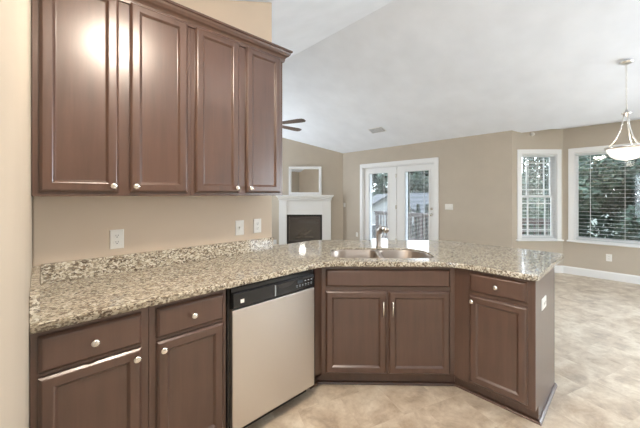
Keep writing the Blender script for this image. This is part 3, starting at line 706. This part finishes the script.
MB().box(x0 + 0.07, -0.026, z0 + 0.07, x1 - 0.07, -0.016, z1 - 0.07).build('mirror_glass', 'mirror', t)
MB().box(x0 + 0.01, -0.015, z0 + 0.01, x1 - 0.01, -0.004, z1 - 0.01).build('backing', 'blackm', t)

# ---------------------------------------------------------------- outside
g = MB().box(-280, -260, -3.3, 290, 290, -3.2); g.build('ground', 'grass', kind=S)
# deck
tag(MB().box(6.24, 1.2, -0.30, 9.25, 6.8, -0.24).build('deck', 'decking'), 'weathered board deck outside the patio doors', 'deck')
t = thing('deck_railing', 'red brown wooden deck railing with square balusters beyond the patio doors', 'railing', (9.1, 1.2, -0.24))
L = 5.6
MB().box(-0.07, 0, 0.985, 0.07, L, 1.02).build('cap_rail', 'deck', t)
MB().box(-0.02, 0, 0.885, 0.02, L, 0.975).build('top_rail', 'deck', t)
MB().box(-0.02, 0, 0.06, 0.02, L, 0.14).build('bottom_rail', 'deck', t)
p0 = MB().box(-0.018, -0.018, 0.14, 0.018, 0.018, 0.885).build('baluster', 'deck', t, loc=(0, 0.08, 0))
y = 0.08 + 0.125
while y < L - 0.05: dup(p0, t, location=(0, y, 0)); y += 0.125
p0 = MB().box(-0.045, -0.045, -0.0, 0.045, 0.045, 0.985).build('post', 'deck', t, loc=(0, 0.05, 0))
for k in (1.85, 3.7, 5.5): dup(p0, t, location=(0, k, 0))
def house(label, loc, rot, w, d, eave, ridge, over=0.4, rf='roof'):
    t = thing('house', label, 'house', (loc[0], loc[1], -3.2), rot)
    m = MB(); n5 = [(-w/2, 0), (w/2, 0), (w/2, eave), (0, ridge), (-w/2, eave)]
    m.xprism(n5, 0, d); m.build('walls', 'siding', t)
    sl = (ridge - eave) / (w / 2); m = MB()
    for s_ in (-1, 1):
        q = [(0, ridge + 0.02), (0, ridge + 0.20), (s_ * (w/2 + over), eave - over * sl + 0.20), (s_ * (w/2 + over), eave - over * sl + 0.02)]
        m.xprism(q, -over, d + over)
    m.build('roof', rf, t)
    for x in (-w * 0.25, w * 0.2):
        f = MB().frame(x - 0.5, x + 0.5, eave - 2.0, eave - 0.7, 0.08, -0.04, 0.0).build('window', 'trim', t)
        MB().box(x - 0.43, -0.02, eave - 1.93, x + 0.43, -0.005, eave - 0.77).build('pane', 'hglass', f)
    return t
def at(px, d): k = (px - 326) / 297; return (d * ca + k * d * sa, d * sa - k * d * ca)
house('pale house with a grey gable roof seen through the left patio door', at(388, 24), -pi / 2 + 0.75, 5.0, 7, 2.9, 4.45, rf='roof2')
house('long grey roofed house seen through the right patio door', at(438, 34), 0.75 - pi/2 + 1.2, 6, 5, 2.7, 4.6, rf='roof2')
house('small far house standing behind the trees in the narrow window', at(530, 52), 0.2, 6, 6, 2.4, 3.6)

def leaves(n, blobs, size, seed):
    rg = random.Random(seed); vs_ = []; fs = []
    for _ in range(n):
        cx, cy, cz, rx, ry, rz = rg.choice(blobs)
        while True:
            a, b, c_ = (rg.uniform(-1, 1) for _ in range(3)); q = a*a + b*b + c_*c_
            if 0.25 < q < 1: break
        p = Vector((cx + a * rx, cy + b * ry, cz + c_ * rz))
        u = Vector([rg.gauss(0, 1) for _ in range(3)]).normalized(); w = u.orthogonal().normalized(); s_ = size * rg.uniform(0.6, 1.4)
        o = len(vs_); vs_ += [tuple(p + u * s_), tuple(p + w * s_ * 0.5), tuple(p - u * s_), tuple(p - w * s_ * 0.5)]; fs.append((o, o+1, o+2, o+3))
    return vs_, fs
def raw(name, vs_, fs, mat, parent):
    me = bpy.data.meshes.new(name); me.from_pydata(vs_, [], fs); me.materials.append(M[mat])
    o = bpy.data.objects.new(name, me); COL.objects.link(o); o.parent = parent; return o
def tree(label, loc, h, r, mat, n=5000, size=0.16, seed=1, low=0.25, name='tree', bark='bark', group=None, zb=-3.2):
    t = thing(name, label, 'tree', (loc[0], loc[1], zb), 0, group); rg = random.Random(seed)
    blobs = []
    for i in range(16):
        z = h * (low + (0.97 - low) * rg.random()); k = 1 - 0.55 * abs((z / h - 0.55)) / 0.45
        a = rg.uniform(0, 2 * pi); q = r * k * 0.62 * rg.random() ** 0.5
        b = r * rg.uniform(0.32, 0.5); blobs.append((q * cos(a), q * sin(a), min(z, h - b * 0.7), b, b, b * 0.8))
    raw('foliage', *leaves(n, blobs, size, seed), mat, t)
    m = MB(); m.tube([(0, 0, 0), (0.1, 0.05, h * 0.3), (0, 0, h * 0.6), (0.1, 0.1, h * 0.9)], [h*0.022, h*0.018, h*0.012, h*0.004], 8)
    for b in blobs[:8]: m.tube([(0.02, 0, b[2] * 0.6), (b[0] * 0.5, b[1] * 0.5, b[2] * 0.85), b[:3]], [h*0.008, h*0.005, h*0.002], 6)
    m.build('trunk', bark, t); return t
def conifer(label, loc, h, r, seed, group=None):
    t = thing('conifer', label, 'tree', (loc[0], loc[1], -3.2), 0, group)
    rg = random.Random(seed); vs_ = []; fs = []
    for _ in range(2600):
        z = h * (0.08 + 0.92 * rg.random() ** 1.3); q = r * (1 - z / h) * (0.75 + 0.25 * sin(z * 9)) * rg.random() ** 0.4; a = rg.uniform(0, 2 * pi)
        p = Vector((q * cos(a), q * sin(a), z)); u = Vector((cos(a), sin(a), -0.3 + rg.gauss(0, .3))).normalized(); w = u.orthogonal().normalized(); s_ = 0.13
        o = len(vs_); vs_ += [tuple(p + u * s_), tuple(p + w * s_ * 0.35), tuple(p - u * s_), tuple(p - w * s_ * 0.35)]; fs.append((o, o+1, o+2, o+3))
    raw('foliage', vs_, fs, 'leafp', t)
    MB().tube([(0, 0, 0), (0, 0, h * 0.95)], [0.09, 0.01], 8).build('trunk', 'bark', t)
def bare(label, loc, h, seed, group=None):
    t = thing('bare_tree', label, 'tree', (loc[0], loc[1], -3.2), 0, group); rg = random.Random(seed); m = MB()
    m.tube([(0, 0, 0), (0.1, 0, h * 0.4), (-0.05, 0.1, h * 0.7), (0.1, 0, h)], [0.10, 0.08, 0.05, 0.01], 7)
    for i in range(16):
        z = h * rg.uniform(0.3, 0.9); a = rg.uniform(0, 2 * pi); l = (h - z) * 0.5 + 0.5
        p1 = Vector((cos(a) * l * 0.5, sin(a) * l * 0.5, z + l * 0.5)); p2 = p1 + Vector((cos(a + .4) * l * 0.3, sin(a + .4) * l * 0.3, l * 0.7))
        m.tube([(0, 0, z), p1, p2], [0.035, 0.022, 0.006], 5)
        m.tube([p1, p1 + Vector((cos(a - .9) * l * 0.35, sin(a - .9) * l * 0.35, l * 0.4))], [0.018, 0.005], 5)
    m.build('trunk', 'barkp', t)
conifer('small dark conifer behind the railing, left one in the right patio door', at(407, 15), 4.7, 0.9, 3)
conifer('small dark conifer behind the railing, middle one in the right patio door', at(418, 17.5), 4.0, 0.7, 4)
conifer('small dark conifer behind the railing, right one in the right patio door', at(427, 20), 3.9, 0.7, 5)
for i, (px, d, h, r, lb) in enumerate((
        (364, 41, 8.3, 2.9, 'broad green tree behind the gable house, left side of the left patio door'),
        (380, 52, 8.4, 3.3, 'lower green tree showing between the patio doors, behind the gable house'),
        (402, 43, 9.4, 3.0, 'tall dark green tree at the left of the right patio door'),
        (419, 55, 10.2, 3.4, 'green tree filling the middle of the right patio door'),
        (436, 43, 9.6, 3.0, 'tall green tree at the right edge of the right patio door'))):
    tree(lb, at(px, d), h, r, 'leafg' if i % 2 else 'leafd', 7500, 0.27, 20 + i, low=0.08)
for i, (px, d, h, r) in enumerate(((517, 33, 6.6, 2.9), (536, 40, 7.2, 3.4), (556, 29, 6.0, 2.7))):
    tree(('leafy tree behind the narrow window, %s of three' % ('left', 'middle', 'right')[i]), at(px, d), h, r, 'leafd', 7000, 0.17, 40 + i, low=0.08)
for i, (px, d, h) in enumerate(((526, 15, 8.5), (533, 11.5, 8), (543, 19, 9), (551, 23.5, 9.5))):
    bare('pale bare branched tree behind the narrow window, %s of four' % ('leftmost', 'second from left', 'third from left', 'rightmost')[i], at(px, d), h, 60 + i)
for i, (x, y, h, r) in enumerate(((10.6, 1.2, 6.6, 1.7), (11.4, -0.6, 7.0, 1.9), (10.8, -2.4, 6.8, 1.8), (13.5, 0.2, 7.8, 2.3), (13.8, -2.6, 7.8, 2.3), (12.6, 2.2, 7.0, 1.8), (9.9, -4.4, 6.5, 1.7), (16.5, 1.5, 8.5, 2.8), (16.5, -3.0, 8.5, 3.0))):
    tree(
         'dense green tree close behind the big window, ' + ('nearest on the left', 'nearest in the middle', 'nearest on the right', 'farther back on the left', 'farther back on the right', 'farther back at the far left', 'at the far right', 'rearmost on the left', 'rearmost on the right')[i],
         (x, y), h, r, 'leafg' if i % 2 == 0 else 'leafd', 12000, 0.075, 80 + i, low=0.12)
